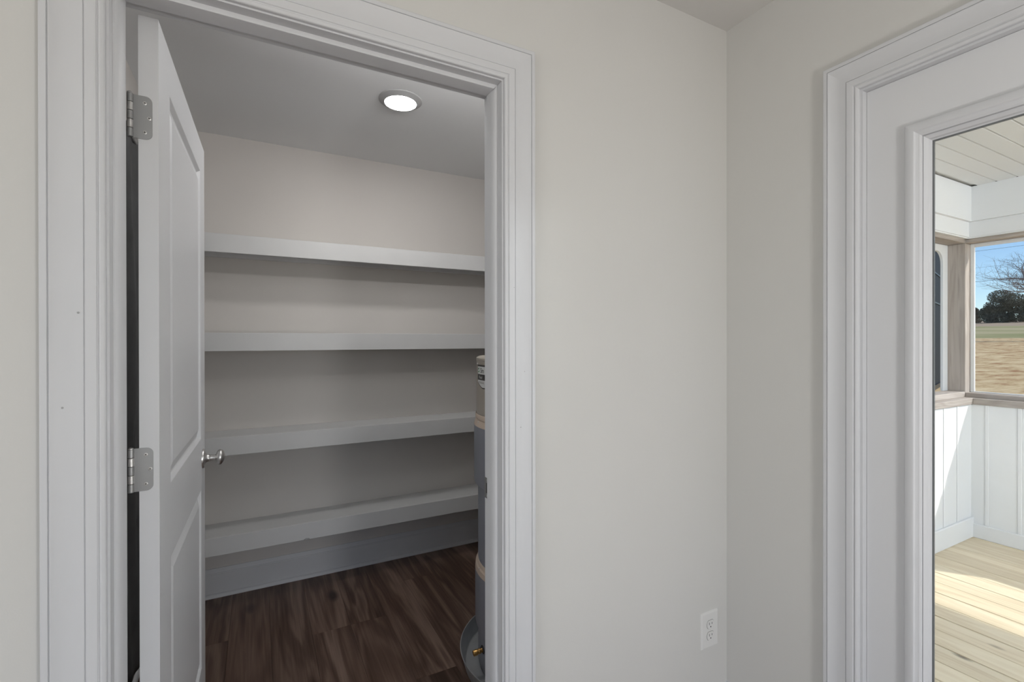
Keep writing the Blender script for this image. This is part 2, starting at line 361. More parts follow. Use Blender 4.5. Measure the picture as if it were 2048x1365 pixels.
# ================================================================== PANTRY DOOR (open)
TH = R(1.07); D = Vector((math.sin(TH), math.cos(TH), 0)); Nn = Vector((math.cos(TH), -math.sin(TH), 0))
P0 = Vector((-.1875, 1.262, 0))
DT, DLn, DZ1, DZ0 = .035, .805, .6875, -1.338
def dp(s, d, z): q = P0 + D*s + Nn*d; return (q.x, q.y, z)      # s along the leaf, d out of the visible face
door = empty('door_1', dp(.4, -.0175, ZF)); tag(door, 'white two-panel door standing open inside the pantry', 'door', kind='structure')
PAN = [(.130, .692, -.341, .583), (.130, .700, -1.135, -.517)]   # s0,s1,z0,z1
RING = [(0,0),(.0015,-.0008),(.0095,-.0098),(.0125,-.0106),(.015,-.0104),(.041,-.0022),(.0425,-.0018)]
def door_face(m, side):
    dd = (lambda d: d) if side > 0 else (lambda d: -DT-d)
    ss = [0, PAN[0][0], PAN[0][1], DLn]; 
    def q(s0, s1, z0, z1):
        b = len(m.v); m.v += [dp(s0,dd(0),z0), dp(s1,dd(0),z0), dp(s1,dd(0),z1), dp(s0,dd(0),z1)]; m.face([b,b+1,b+2,b+3])
    q(0, .130, DZ0, DZ1); q(.130, .692, PAN[0][3], DZ1); q(.130, .692, PAN[1][3], PAN[0][2]); q(.130, .692, DZ0, PAN[1][2]); q(.692, DLn, DZ0, PAN[1][2]); 
    q(.692, .700, PAN[1][3], DZ1); q(.700, DLn, PAN[1][2], DZ1)
def door_panel(m, p, side):
    dd = (lambda d: d) if side > 0 else (lambda d: -DT-d)
    s0, s1, z0, z1 = p; b = len(m.v)
    for (o, d) in RING:
        m.v += [dp(s0+o,dd(d),z0+o), dp(s1-o,dd(d),z0+o), dp(s1-o,dd(d),z1-o), dp(s0+o,dd(d),z1-o)]
    for i in range(len(RING)-1):
        for k in range(4):
            k2 = (k+1) % 4; m.face([b+i*4+k, b+i*4+k2, b+(i+1)*4+k2, b+(i+1)*4+k])
    n = b+(len(RING)-1)*4; m.face([n,n+1,n+2,n+3])
m = MB(); door_face(m, 1); door_face(m, -1)
b = len(m.v); m.v += [dp(0,0,DZ0),dp(0,-DT,DZ0),dp(0,-DT,DZ1),dp(0,0,DZ1),dp(DLn,0,DZ0),dp(DLn,-DT,DZ0),dp(DLn,-DT,DZ1),dp(DLn,0,DZ1)]
for q in ((0,1,2,3),(7,6,5,4),(3,2,6,7),(0,4,5,1)): m.face([b+i for i in q])
m.build('door_slab', DOORW, door)
for pz in PAN:
    m = MB(); door_panel(m, pz, 1); m.build('door_panel', DOORW, door)
m = MB(); [door_panel(m, p, -1) for p in PAN]; m.build('rear_door_panel', DOORW, door)
# seam of the hinge edge facing
MB().box(0,0,0,0,0,0) if False else None
# hinges
PIV = Vector((-.2355, 1.2575, 0))
def hinge(zc):
    hh = .0455
    # leaf let into the door's hinge edge, wraps to the pin; rounded outer corners
    lx0, lx1 = PIV.x+.004, dp(0,-.0105,0)[0]
    rc = .012; pts = [(lx0, zc-hh), (lx1-rc, zc-hh)]
    for k in range(7):
        a = -math.pi/2+k*math.pi/12; pts.append((lx1-rc+rc*math.cos(a), zc-hh+rc+rc*math.sin(a)))
    for k in range(7):
        a = k*math.pi/12; pts.append((lx1-rc+rc*math.cos(a), zc+hh-rc+rc*math.sin(a)))
    pts.append((lx0, zc+hh))
    yf_ = P0.y+.0005
    h = MB().prism(pts, lambda x, z: (x, yf_-.0022, z), lambda x, z: (x, yf_, z)).build('hinge', DNICKEL, door)
    for k in range(5):
        a, b_ = zc-hh+k*(2*hh/5)+.0004, zc-hh+(k+1)*(2*hh/5)-.0004
        MB().lathe([(0,a),(.0050,a),(.0056,a+.0005),(.0056,b_-.0005),(.0050,b_),(0,b_)], frame_at((PIV.x,PIV.y,0),(0,0,1)), 24).build('knuckle', NICKEL if k % 2 else DNICKEL, h, smooth=20)
    MB().lathe([(0,zc+hh+.004),(.003,zc+hh+.0038),(.0052,zc+hh+.0018),(.0052,zc+hh),(0,zc+hh)], frame_at((PIV.x,PIV.y,0),(0,0,1)), 20).build('pin_head', NICKEL, h, smooth=40)
    MB().box(JL+.0002, JL+.0022, YK-.028, YK+.004, zc-hh, zc+hh).build('jamb_leaf', DNICKEL, h)
    for (dx, dz, ang) in ((.028, .031, .6), (.0355, 0, .75), (.028, -.031, .05)):
        x = PIV.x+dx-.0035
        s_ = MB(); s_.lathe([(0,.0004),(.0030,.0004),(.0037,.0001),(.0038,-.0004)], frame_at((x, yf_-.0022, zc+dz), (0,-1,0)), 16); s_.build('screw', NICKEL, h)
        c_ = MB()
        for t in (0, math.pi/2):
            u = Vector((math.cos(ang+t),0,math.sin(ang+t))); v = Vector((-math.sin(ang+t),0,math.cos(ang+t)))
            b = len(c_.v); o_ = Vector((x, yf_-.0028, zc+dz))
            c_.v += [tuple(o_+u*.0021*a+v*.00045*c) for a, c in ((-1,-1),(1,-1),(1,1),(-1,1))]; c_.face([b,b+1,b+2,b+3])
        c_.build('screw_slot', DARK, h)
for zc in (.4715, -.2735, -1.02): hinge(zc)
# knob on the room face (and its twin behind)
for side in (1, -1):
    c = Vector(dp(.742, 0 if side > 0 else -DT, -.4175)); fr = frame_at(c, Nn*side)
    kn = MB(); kn.lathe([(0,.0),(.0335,.0),(.0335,.0030),(.0320,.0055),(.0285,.0068),(.0200,.0085),(.0150,.0120),(.0125,.0165),(.0118,.0200)], fr, 40)
    k = kn.build('door_knob', NICKEL, door, smooth=35)
    nk = MB().lathe([(.0118,.0195),(.0128,.0205),(.0128,.0225),(.0105,.0240),(.0098,.0330),(.0104,.0380),(.0116,.0395)], fr, 32); nk.build('knob_neck', NICKEL, k, smooth=30)
    gp = [(.0112,.0390)]+[(.0272*math.sin(t), .0535-.0150*math.cos(t)) for t in [math.pi*(i/14) for i in range(2, 15)]]
    # egg shaped grip: wide in height, slim in depth
    MB().lathe(gp, fr, 40).build('knob_grip', NICKEL, k, smooth=50)
lp = Vector(dp(DLn, -DT/2, -.4175))
MB().box(lp.x-.0125, lp.x+.0125, lp.y-.0005, lp.y+.0012, -.446, -.389).build('latch_plate', NICKEL, door)

# ================================================================== PANTRY CONTENTS
YS = 2.75
shelf_labels = ['top white pantry shelf, just under the bare upper wall', 'second white pantry shelf from the top, at eye level',
                'third white pantry shelf from the top, behind the door knob', 'lowest white pantry shelf, just above the baseboard']
for (zt, zb, lab) in zip((.526, .0372, -.480, -.969), (.4335, -.0540, -.5715, -1.058), shelf_labels):
    s_ = empty('pantry_shelf', (.5, YP, zb)); tag(s_, lab, 'shelf', 'white pantry shelves')
    MB().box(XL+.001, XB-.001, YS+.019, YP-.001, zt-.019, zt, .0008).build('shelf_board', SHELFW, s_)
    MB().box(XL+.001, XB-.001, YS, YS+.019, zb, zt, .0012).build('front_edge_board', SHELFW, s_)
    MB().box(XL+.001, XB-.001, YP-.020, YP-.001, zt-.019-.068, zt-.0195, .001).build('wall_cleat', SHELFW, s_)
    if zt == -.969:
        # chipped notch in the lower edge of the front board
        MB().tube([(.212, YS-.0004, zb+.0022), (.222, YS-.0004, zb+.0075), (.236, YS-.0004, zb+.0055), (.239, YS-.0004, zb+.0010)], .0022, 6).build('chipped_edge', CAULK, s_)

# recessed ceiling light
lx, ly = .573, 2.157
dl = empty('ceiling_downlight', (lx, ly, ZC)); tag(dl, 'round white disc light glowing on the pantry ceiling', 'ceiling light')
fr = frame_at((lx, ly, 0), (0,0,1))
MB().lathe([(0,ZC-.0085),(.0690,ZC-.0085),(.0700,ZC-.0130),(.0705,ZC-.0100),(.0900,ZC-.0020),(.0960,ZC+.0008),(.0960,ZC-.0030),(.0935,ZC-.0048),(.0880,ZC-.0055),(.0720,ZC-.0150),(.0705,ZC-.0155),(.0700,ZC-.0140)], fr, 64).build('trim_ring', mat('grey_white_light_trim', (.42,.42,.42), .5), dl, smooth=30)
MB().lathe([(0,ZC-.0150),(.04,ZC-.0149),(.0640,ZC-.0147),(.0698,ZC-.0143)], fr, 64).build('lens', emit('lit_lens', (1,.99,.975), 100.0), dl, smooth=40)

# water heater in its drain pan
HC = Vector((1.08, 1.735, 0)); hf = frame_at(HC, (0,0,1))
rr = Vector((.4085, .9128, 0)); nL = Vector((-.9128, .4085, 0))
TAN = mat('beige_tank_enamel', (.36,.325,.275), .38, spec=.5, vary=.02, vscale=5)
BLUEG = mat('blue_grey_jacket', (.235,.245,.28), .42, spec=.45, vary=.03, vscale=4)
PEACH = mat('beige_shoulder_ring', (.52,.42,.34), .5)
GALV = mat('galvanised_steel', (.50,.52,.54), .40, .65, vary=.12, vscale=9)
BRASS = mat('aged_brass', (.55,.33,.12), .32, 1.0)
wh = empty('water_heater', (HC.x, HC.y, -1.3415)); tag(wh, 'tall beige and blue-grey cylindrical water heater with a badge near its top', 'water heater')
MB().lathe([(0,-.0640),(.24,-.0650),(.283,-.0675),(.2925,-.0735),(.2935,-.0800),(.2925,-.0860),(.2920,-.0880),(.2920,-.318)], hf, 96).build('upper_tank', TAN, wh, smooth=30)
MB().lathe([(.2945,-.302),(.2965,-.306),(.2965,-.322),(.2945,-.324)], hf, 96).build('tank_band', PEACH, wh, smooth=30)
MB().lathe([(.2920,-.318),(.2960,-.328),(.3010,-.343),(.3025,-.350)], hf, 96).build('upper_shoulder', PEACH, wh, smooth=30)
MB().lathe([(.3025,-.350),(.3025,-.578),(.3010,-.586),(.2865,-.596)], hf, 96).build('upper_jacket', BLUEG, wh, smooth=30)
MB().lathe([(.2862,-.590),(.2862,-.912)], hf, 96).build('middle_tank', BLUEG, wh, smooth=30)
MB().lathe([(.2860,-.905),(.2890,-.910),(.2905,-.922),(.2960,-.928),(.2985,-.948)], hf, 96).build('lower_shoulder', PEACH, wh, smooth=30)
MB().lathe([(.2985,-.948),(.2985,-1.160),(.2970,-1.168),(.2865,-1.176)], hf, 96).build('lower_jacket', BLUEG, wh, smooth=30)
MB().lathe([(.2862,-1.170),(.2862,-1.325),(.280,-1.3415),(0,-1.3415)], hf, 96).build('base_tank', BLUEG, wh, smooth=30)
for (z, r_, ph) in ((-.098,.292,10), (-.333,.2965,17), (-.925,.2935,17), (-.925,.2935,42), (-.333,.2965,45)):
    a = R(ph); dirv = nL*math.cos(a)-rr*math.sin(a)
    MB().lathe([(0,.0026),(.003,.0024),(.0045,.0008),(.0048,0)], frame_at(HC+dirv*r_+Vector((0,0,z)), dirv), 10).build('screw', NICKEL, wh)
# pipes and fittings on top
for (dx, dy, mname) in ((.02, .10, 'cold'), (.02, -.10, 'hot')):
    MB().tube([(HC.x+dx, HC.y+dy, -.066), (HC.x+dx, HC.y+dy, .25), (HC.x+dx+.03, HC.y+dy, .29), (XB-.03, HC.y+dy, .29)], .0095, 12).build('water_pipe', mat('copper_pipe', (.6,.3,.18), .3, 1.0), wh, smooth=40)
# badge: white sticker with black edge, curved on the tank
WHITE_S = mat('sticker_white', (.62,.63,.62), .4); BLACK_S = mat('sticker_black', (.03,.028,.026), .4); GREEN_S = mat('sticker_green', (.03,.20,.07), .4); GREY_S = mat('sticker_grey', (.25,.24,.23), .5)
def cyl(u, z, off): # u metres along the arc from the sticker's near edge
    a = R(12.5)+u/.2925; q = HC+(nL*math.cos(a)-rr*math.sin(a))*(.2925+off); return (q.x, q.y, z)
def patch(m, u0, u1, zlo, zhi, off, n=12):
    b = len(m.v)
    for i in range(n+1):
        u = u0+(u1-u0)*i/n
        m.v += [cyl(u, zlo(u) if callable(zlo) else zlo, off), cyl(u, zhi, off)]
    for i in range(n): m.face([b+2*i, b+2*i+2, b+2*i+3, b+2*i+1])
LW = .20
vee = lambda u, k=0: -.172-.022*min(1, min(u, LW-u)/.055)+k
st_ = MB(); patch(st_, 0, LW, lambda u: vee(u), -.100, .0006, 24)
stk = st_.build('badge', BLACK_S, wh)
st_ = MB(); patch(st_, .004, LW-.004, -.1375, -.1065, .0010, 20); st_.build('badge_field', WHITE_S, stk)
st_ = MB(); patch(st_, .004, LW-.004, lambda u: vee(u, .004), -.1610, .0010, 24); st_.build('badge_field', WHITE_S, stk)
def curved_text(txt, size, u0, zb, off, material, name, bold=0):
    cu = bpy.data.curves.new(name, 'FONT'); cu.body = txt; cu.size = size; cu.offset = bold; cu.resolution_u = 3
    t = bpy.data.objects.new(name, cu); COL.objects.link(t); bpy.context.view_layer.update()
    me = bpy.data.meshes.new_from_object(t.evaluated_get(bpy.context.evaluated_depsgraph_get()))
    bpy.data.objects.remove(t)
    m = MB(); m.v = [cyl(u0+v.co.x, zb+v.co.y, off) for v in me.vertices]; m.f = [tuple(p.vertices) for p in me.polygons]; m.m = [0]*len(m.f)
    o = m.build(name, material, stk); return o
# round green emblem: two swooshes
em = MB()
for (a0, a1, rad) in ((.4, 3.3, .0090), (3.6, 6.4, .0090)):
    b = len(em.v); n = 12
    for i in range(n+1):
        a = a0+(a1-a0)*i/n; t = .0042*math.sin(math.pi*i/n)+.0004
        for q in (rad, rad-t): em.v.append(cyl(.0185+q*1.25*math.cos(a), -.1215+q*math.sin(a), .0014))
    for i in range(n): em.face([b+2*i, b+2*i+2, b+2*i+3, b+2*i+1])
em.build('badge_emblem', GREEN_S, stk)
curved_text('Sm', .028, .039, -.1315, .0014, BLACK_S, 'badge_lettering')
curved_text('Read', .016, .026, -.1545, .0014, WHITE_S, 'badge_lettering')
for k, zz in enumerate((-.1675, -.1725)):
    st_ = MB(); patch(st_, .016, .075, zz-.0012, zz+.0006, .0014, 8); st_.build('badge_small_print', GREY_S, stk)
# brass drain valve
a = R(21); dv = nL*math.cos(a)-rr*math.sin(a); vf = frame_at(HC+dv*.285+Vector((0,0,-1.243)), (dv+Vector((0,0,-.12))).normalized())
dvv = MB().lathe([(.012,0),(.012,.003),(.0088,.005),(.0086,.012),(.0108,.014),(.0108,.019),(.0092,.021),(.0092,.024),(.0112,.026),(.0112,.040),(.0104,.042),(.0078,.042),(.0074,.032),(0,.032)], vf, 24).build('drain_valve', BRASS, wh, smooth=30)
MB().lathe([(.0165,0),(.0165,.0030),(.012,.005)], vf, 20).build('valve_collar', DARK, dvv)
# drain pan
pn = MB().lathe([(0,-1.3480),(.338,-1.3480),(.343,-1.3440),(.3600,-1.2830),(.3625,-1.2795),(.3620,-1.2770),(.3590,-1.2775),(.3575,-1.2830),(.3405,-1.3400),(.337,-1.3425),(0,-1.3425)], hf, 96)
pan = empty('drain_pan', (HC.x, HC.y, ZF)); tag(pan, 'round galvanised metal drain pan on the floor under the water heater', 'drain pan')
pn.build('pan', GALV, pan, smooth=35)
fit = HC+(nL*math.cos(R(38))-rr*math.sin(R(38)))*.352
fdir = (nL*math.cos(R(38))-rr*math.sin(R(38)))
MB().lathe([(.020,0),(.020,.006),(.013,.008),(.013,.032),(.0,.032)], frame_at(fit+Vector((0,0,-1.318)), fdir), 18).build('drain_fitting', BRASS, pan, smooth=30)

# made-up cover, folded like fabric, that darkens the gap behind the door
CLOTH = mat('dark_gap_fabric', (.085,.086,.088), .85, bump=.5, bscale=60, vary=.15, vscale=12)
gc = empty('dark_gap_cover', (XL+.012, 2.45, -1.20)); tag(gc, 'charcoal fabric cover added to darken the gap behind the open pantry door', 'fabric cover')
m = MB(); NY, NZ = 40, 60
def cpos(i, j):
    y = 2.05+.68*i/NY; z = .79-2.04*j/NZ
    d = .010*math.sin(y*26+math.sin(z*2.1)*1.2)+.006*math.sin(y*57+z*3)+.006*math.sin(z*5+y*9)
    # loose creases lower down
    if -.95 < z < -.50: d += .016*math.exp(-((y-2.40-(z+.75)*.25)/.02)**2) + .010*math.exp(-((y-2.33+(z+.7)*.2)/.012)**2)
    return (XL+.030+d, y, z)
for j in range(NZ+1):
    for i in range(NY+1): m.v.append(cpos(i, j))
for j in range(NZ):
    for i in range(NY): a = j*(NY+1)+i; m.face([a, a+1, a+NY+2, a+NY+1])
cv = m.build('fabric', CLOTH, gc, smooth=60)
sm_ = cv.modifiers.new('thick', 'SOLIDIFY'); sm_.thickness = .003
MB().tube([(XL+.052, 2.34, -.63), (XL+.060, 2.385, -.70), (XL+.058, 2.42, -.80), (XL+.055, 2.40, -.90)], .004, 6).build('strap', mat('grey_strap', (.10,.10,.105), .6), gc)
MB().tube([(XL+.055, 2.46, -.74), (XL+.060, 2.405, -.82), (XL+.060, 2.40, -.87), (XL+.056, 2.47, -.80)], .003, 6).build('strap', mat('pale_strap', (.16,.16,.165), .6), gc)
MB().box(XL+.0005, XL+.030, 2.10, 2.72, .775, .800, .003).build('hanging_rail', DNICKEL, gc)

# ================================================================== POWER OUTLET
oc = (1.372, -.998)
ot = empty('power_outlet', (oc[0], YA, oc[1]-.062)); tag(ot, 'white duplex power outlet with cover plate low on the greige wall', 'power outlet')
ow, oh = .0835, .1245
m = MB(); b = 0
for (o_, d) in ((0,0),(.0002,.0012),(.004,.0055),(.0055,.0060)):
    m.v += [(oc[0]-ow/2+o_, YA-d, oc[1]-oh/2+o_), (oc[0]+ow/2-o_, YA-d, oc[1]-oh/2+o_), (oc[0]+ow/2-o_, YA-d, oc[1]+oh/2-o_), (oc[0]-ow/2+o_, YA-d, oc[1]+oh/2-o_)]
for i in range(3):
    for k in range(4): k2 = (k+1) % 4; m.face([i*4+k, i*4+k2, i*4+4+k2, i*4+4+k])
m.face([12,13,14,15]); m.build('cover_plate', PLATE, ot)
for dz in (.0195, -.0195):
    pts = []
    for k in range(24):
        a = 2*math.pi*k/24; pts.append((oc[0]+.0172*math.cos(a), oc[1]+dz+max(-.0142, min(.0142, .0172*math.sin(a)))))
    rc_ = MB().prism(pts, lambda x, z: (x, YA-.0058, z), lambda x, z: (x, YA-.0076, z)).build('receptacle', PLATE, ot)
    MB().prism([(oc[0]+(p[0]-oc[0])*1.07, oc[1]+dz+(p[1]-oc[1]-dz)*1.07) for p in pts], lambda x, z: (x, YA-.0059, z), lambda x, z: (x, YA-.0062, z)).build('receptacle_gap', mat('outlet_shadow_gap', (.22,.22,.21), .7), rc_)
    for (sx, hgt) in ((-.0064, .0082), (.0064, .0068)):
        MB().box(oc[0]+sx-.0011, oc[0]+sx+.0011, YA-.0078, YA-.0072, oc[1]+dz+.0032-hgt/2, oc[1]+dz+.0032+hgt/2).build('slot', DARK, rc_)
    MB().lathe([(0,0),(.0023,0),(.0023,-.0006)], frame_at((oc[0], YA-.0078, oc[1]+dz-.0078), (0,-1,0)), 12).build('ground_hole', DARK, rc_)
MB().lathe([(0,.0010),(.0025,.0009),(.0034,0)], frame_at((oc[0], YA-.0060, oc[1]), (0,-1,0)), 12).build('screw', PLATE, ot)

def fill_globe(name, x, y, zc, drop, rad, energy, label, tint=(1,.992,.975)):  # glowing globe added out of view to brighten the space around it
    e = empty(name, (x, y, zc)); tag(e, label, 'fill light')
    f_ = frame_at((x, y, 0), (0,0,1))
    MB().lathe([(0,zc-.0005),(rad*.75,zc-.0005),(rad*.75,zc-.018),(.02,zc-.026),(.012,zc-.03),(.012,zc-drop+rad)], f_, 32).build('canopy', NICKEL, e, smooth=35)
    MB().lathe([(.012,zc-drop+rad)]+[(rad*math.sin(t), zc-drop+rad*math.cos(t)) for t in [math.pi*i/16 for i in range(2, 16)]]+[(0,zc-drop-rad)], f_, 32).build('globe', emit('lit_globe', tint, energy/(39.5*rad*rad)), e, smooth=60)
fill_globe('room_fill_globe', .75, -.9, ZC, 1.28, .13, 43, 'white globe added as fill light, hanging from the room ceiling behind the viewer')
fill_globe('porch_fill_globe', 3.05, -1.9, 1.087, .30, .14, 185, 'white globe added as fill light under the porch ceiling, clear of the doorway view', (.90,.95,1))
# ================================================================== PORCH DOOR
pd = empty('door_2', (XB+.04, (DL+DR)/2, ZF)); tag(pd, 'white full-glass exterior door looking out to the screened porch', 'door', kind='structure')
jf = empty('trim_5', (XB+.075, (DL+DR)/2, ZF)); tag(jf, 'white frame lining the porch door opening', 'door frame', kind='structure')
MB().box(XB, XO, DL, DL+.0195, ZF, DZ).build('side_jamb', TRIM, jf)
MB().box(XB, XO, DR-.0195, DR, ZF, DZ).build('side_jamb', TRIM, jf)
MB().box(XB, XO, DR-.0195, DL+.0195, DZ, DZ+.0195).build('head_jamb', TRIM, jf)
MB().box(XB+.001, XO+.03, DR, DL, ZF, ZF+.012, .002).build('threshold', DNICKEL, jf)
XD = 1.483; XD1 = XD+.044
for (y0, y1) in ((DL-.012, DL), (DR, DR+.012)): MB().box(XD1+.001, XO, y0, y1, ZF+.013, DZ-.012).build('door_stop', TRIM, jf)
MB().box(XD1+.001, XO, DR, DL, DZ-.012, DZ).build('door_stop', TRIM, jf)
# slab with glazing opening
gy1, gy0, gz1, gz0 = .598, -.114, .530, -1.10
ey1, ey0, ez1, ez0 = DL-.0008, DR+.0008, DZ-.0008, ZF+.014
m = MB()
m.box(XD, XD1, gy1, ey1, ez0, ez1); m.box(XD, XD1, ey0, gy0, ez0, ez1); m.box(XD, XD1, gy0, gy1, gz1, ez1); m.box(XD, XD1, gy0, gy1, ez0, gz0)
m.build('door_slab', DOORW, pd)
# glazing frame profile: t inwards from its outer edge, v proud of the slab
GP = [(0,0),(.0005,.0095),(.002,.0115),(.005,.0125),(.017,.0125),(.020,.0115),(.0225,.0085),(.026,.0065),(.030,.0058),(.0335,.0030),(.0345,-.004),(.0355,-.0010),(.0430,-.0090),(.0445,-.0165),(.0470,-.0185),(.0470,-.0220),(.019,-.0220),(.019,0)]
oy1, oy0, oz1, oz0 = .6175, -.1335, .5490, -1.120
def gp(side):
    pcs = [((oy1,-1),(oz0,1),(oz1,-1)), ((oy0,1),(oz0,1),(oz1,-1))]
    X = (lambda v: XD-v) if side > 0 else (lambda v: XD1+v)
    nm = 'glazing_frame' if side > 0 else 'outer_glazing_frame'
    fr_ = MB()
    for (yy, sg) in ((oy1,-1), (oy0,1)):
        fr_.prism(GP, lambda t, v: (X(v), yy+sg*t, oz0+t), lambda t, v: (X(v), yy+sg*t, oz1-t))
    fr_.prism(GP, lambda t, v: (X(v), oy0+t, oz1-t), lambda t, v: (X(v), oy1-t, oz1-t))
    fr_.prism(GP, lambda t, v: (X(v), oy0+t, oz0+t), lambda t, v: (X(v), oy1-t, oz0+t))
    return fr_.build(nm, TRIM, pd, smooth=20)
gp(1); gp(-1)
# dark seal line at the glass
sl = MB(); i0, i1 = .0445, .0505
for (y0, y1, z0, z1) in ((oy1-i1, oy1-i0, oz0+i1, oz1-i1), (oy0+i0, oy0+i1, oz0+i1, oz1-i1), (oy0+i0, oy1-i0, oz1-i1, oz1-i0), (oy0+i0, oy1-i0, oz0+i0, oz0+i1)):
    sl.box(XD+.0195, XD+.0245, y0, y1, z0, z1)
sl.build('glass_seal', mat('grey_glass_seal', (.16,.165,.17), .5), pd)
for (x, nm) in ((XD+.0188, 'glass_pane'), (XD+.0250, 'glass_pane')):
    m = MB(); m.v = [(x, oy0+.02, oz0+.02), (x, oy1-.02, oz0+.02), (x, oy1-.02, oz1-.02), (x, oy0+.02, oz1-.02)]; m.face([0,1,2,3]); m.build(nm, GLASS, pd)
hk = MB().lathe([(0,0),(.032,0),(.032,.006),(.013,.010),(.011,.035),(.024,.045),(.027,.058),(.020,.068),(0,.070)], frame_at((XD, DR+.07, -.44), (-1,0,0)), 28).build('door_knob', NICKEL, pd, smooth=35)

# ================================================================== PORCH
ZD = -1.40; XW, YW = 4.4847, 1.4797; XPo, YPo = 4.535, 1.530    # white wall planes and brown post corner
PY0 = -4.2; PX0 = XO+.002
OUTX, OUTY = XPo+.115, YPo+.12
dk = tag(MB().box(PX0, OUTX, PY0, OUTY, ZD-.16, ZD-.012).build('floor_porch', mat('brown_pine_subfloor', (.34,.20,.09), .8), loc=(0,0,ZD)), 'pale yellow pine board deck of the screened porch', 'porch floor', kind='structure')  # brown pine base, its own colour showing in the gaps between boards
DBP = .14125; DBW = DBP-.0048
DBM = plank_mesh('deck_board', DBW, YW-PY0-.002, .0115, DECK, .0022)
k = 0
for i in range(-8, 18):
    xa = 2.4685+i*DBP; xb = xa+DBP
    if xa < PX0 or xa > XW-.03: continue
    me_ = DBM
    if xb > XW: me_ = plank_mesh('deck_board', XW-xa-.004, YW-PY0-.002, .0115, DECK, .0022); xb = XW
    p = bpy.data.objects.new('deck_board', me_); COL.objects.link(p); p.parent = dk
    # rise and fall of a millimetre between boards
    p.location = ((xa+xb)/2, (YW+PY0)/2, -.001*(i % 2))
# half walls with battens
def half_wall(name, along, label, ext):
    zt = -.4600
    e = empty(name, (XW, (PY0+YW)/2, ZD) if along == 'y' else ((PX0+XW)/2, YW, ZD)); tag(e, label, 'porch wall', kind='structure')
    if along == 'y':
        MB().box(XW, OUTX-.01, PY0, YW, ZD-.1, zt).build('wall_board', PORCHW, e)
        y = 1.4066-.1665*0
        for i in range(40):
            yy = 1.396-.1625*i
            if yy < PY0+.03: break
            MB().box(XW-.0045, XW, yy-.010, yy+.010, ZD+.098, zt, .002).build('batten', PORCHW, e)
        MB().box(XW-.016, XW, PY0, YW, ZD, ZD+.098, .003).build('base_trim', PORCHW, e)
    else:
        MB().box(PX0, OUTX-.01, YW, OUTY-.01, ZD-.1, zt).build('wall_board', PORCHW, e)
        for i in range(20):
            xx = 4.266-.2025*i
            if xx < PX0+.03: break
            MB().box(xx-.014, xx+.014, YW-.0045, YW, ZD+.140, zt, .002).build('batten', PORCHW, e)
        MB().box(PX0, XW-.001, YW-.016, YW, ZD, ZD+.140, .003).build('base_trim', PORCHW, e)
    return e
half_wall('wall_porch_front', 'y', 'white board and batten half wall facing the field, in shade', 1)
half_wall('wall_porch_side', 'x', 'white board and batten half wall crossed by a diagonal of sunlight', 1)
# sills, bottom rails, posts, beams
sillf = empty('window_sill', (XW, 0, -.46)); tag(sillf, 'weathered brown wooden sill below the field view', 'window sill', kind='structure')
MB().box(XW-.012, OUTX, PY0, YW-.012, -.4600, -.4170, .003).build('sill_board', BEAMY, sillf)
MB().box(XPo, OUTX-.012, PY0, YPo-.001, -.4169, -.3860, .002).build('bottom_rail', BEAMY, sillf)
sills = empty('window_sill', (3, YW, -.46)); tag(sills, 'weathered brown wooden sill on the sunlit side half wall', 'window sill', kind='structure')
MB().box(PX0, OUTX, YW-.012, OUTY, -.4600, -.4170, .003).build('sill_board', BEAMX, sills)
MB().box(PX0, XPo-.001, YPo, OUTY-.012, -.4169, -.3800, .002).build('bottom_rail', BEAMX, sills)
def post(x0, y0, wx, wy, label, name='porch_post'):
    e = empty(name, (x0+wx/2, y0+wy/2, -.417)); tag(e, label, 'post', 'brown porch posts')
    MB().box(x0, x0+wx, y0, y0+wy, -.4168, .6995, .003).build('post_timber', POSTW, e)
    return e
post(XPo, YPo, .115, .119, 'weathered brown square post at the porch corner')
post(XPo, .24, .115, .25, 'weathered brown post partway along the front opening')
post(XPo, -2.0, .115, .119, 'weathered brown post midway along the front opening')
post(XPo, PY0, .115, .119, 'weathered brown post at the near end of the front opening')
post(PX0+.002, YPo, .10, .119, 'weathered brown post against the house wall')
bm1 = empty('porch_beam', (XPo, 0, .70)); tag(bm1, 'weathered brown beam over the front porch opening', 'beam', kind='structure')
MB().box(XPo, OUTX, PY0, YPo+.002, .7000, .8400, .0008).build('beam_timber', BEAMY, bm1)
bm2 = empty('porch_beam', (3, YPo, .70)); tag(bm2, 'weathered brown beam over the side porch opening', 'beam', kind='structure')
MB().box(PX0, OUTX, YPo, OUTY, .7001, .8400, .0008).build('beam_timber', BEAMX, bm2)
# white boxed header above the beams
hd = empty('trim_6', (4, 0, .84)); tag(hd, 'white boxed fascia boards between the brown beams and the porch ceiling', 'fascia', kind='structure')
MB().box(XW, OUTX+.02, PY0, YW, .8405, 1.088).build('upper_fascia', PORCHW, hd)
MB().box(PX0, OUTX+.02, YW, OUTY+.02, .8405, 1.088).build('upper_fascia', PORCHW, hd)
MB().box(XW+.020, XPo-.0005, PY0, YPo-.0005, .7330, .8404, .001).build('lower_fascia', PORCHW, hd)
MB().box(PX0, XPo, YW+.020, YPo-.0005, .7330, .8404, .001).build('lower_fascia', PORCHW, hd)
MB().box(OUTX-.001, OUTX+.02, PY0, OUTY+.02, .6950, .8404).build('outer_fascia', PORCHW, hd)
MB().box(XW+.026, XPo-.0005, PY0, YPo-.0005, .7240, .7329).build('bed_mould', PORCHW, hd)
MB().box(PX0, XPo, YW+.026, YPo-.0005, .7240, .7329).build('bed_mould', PORCHW, hd)
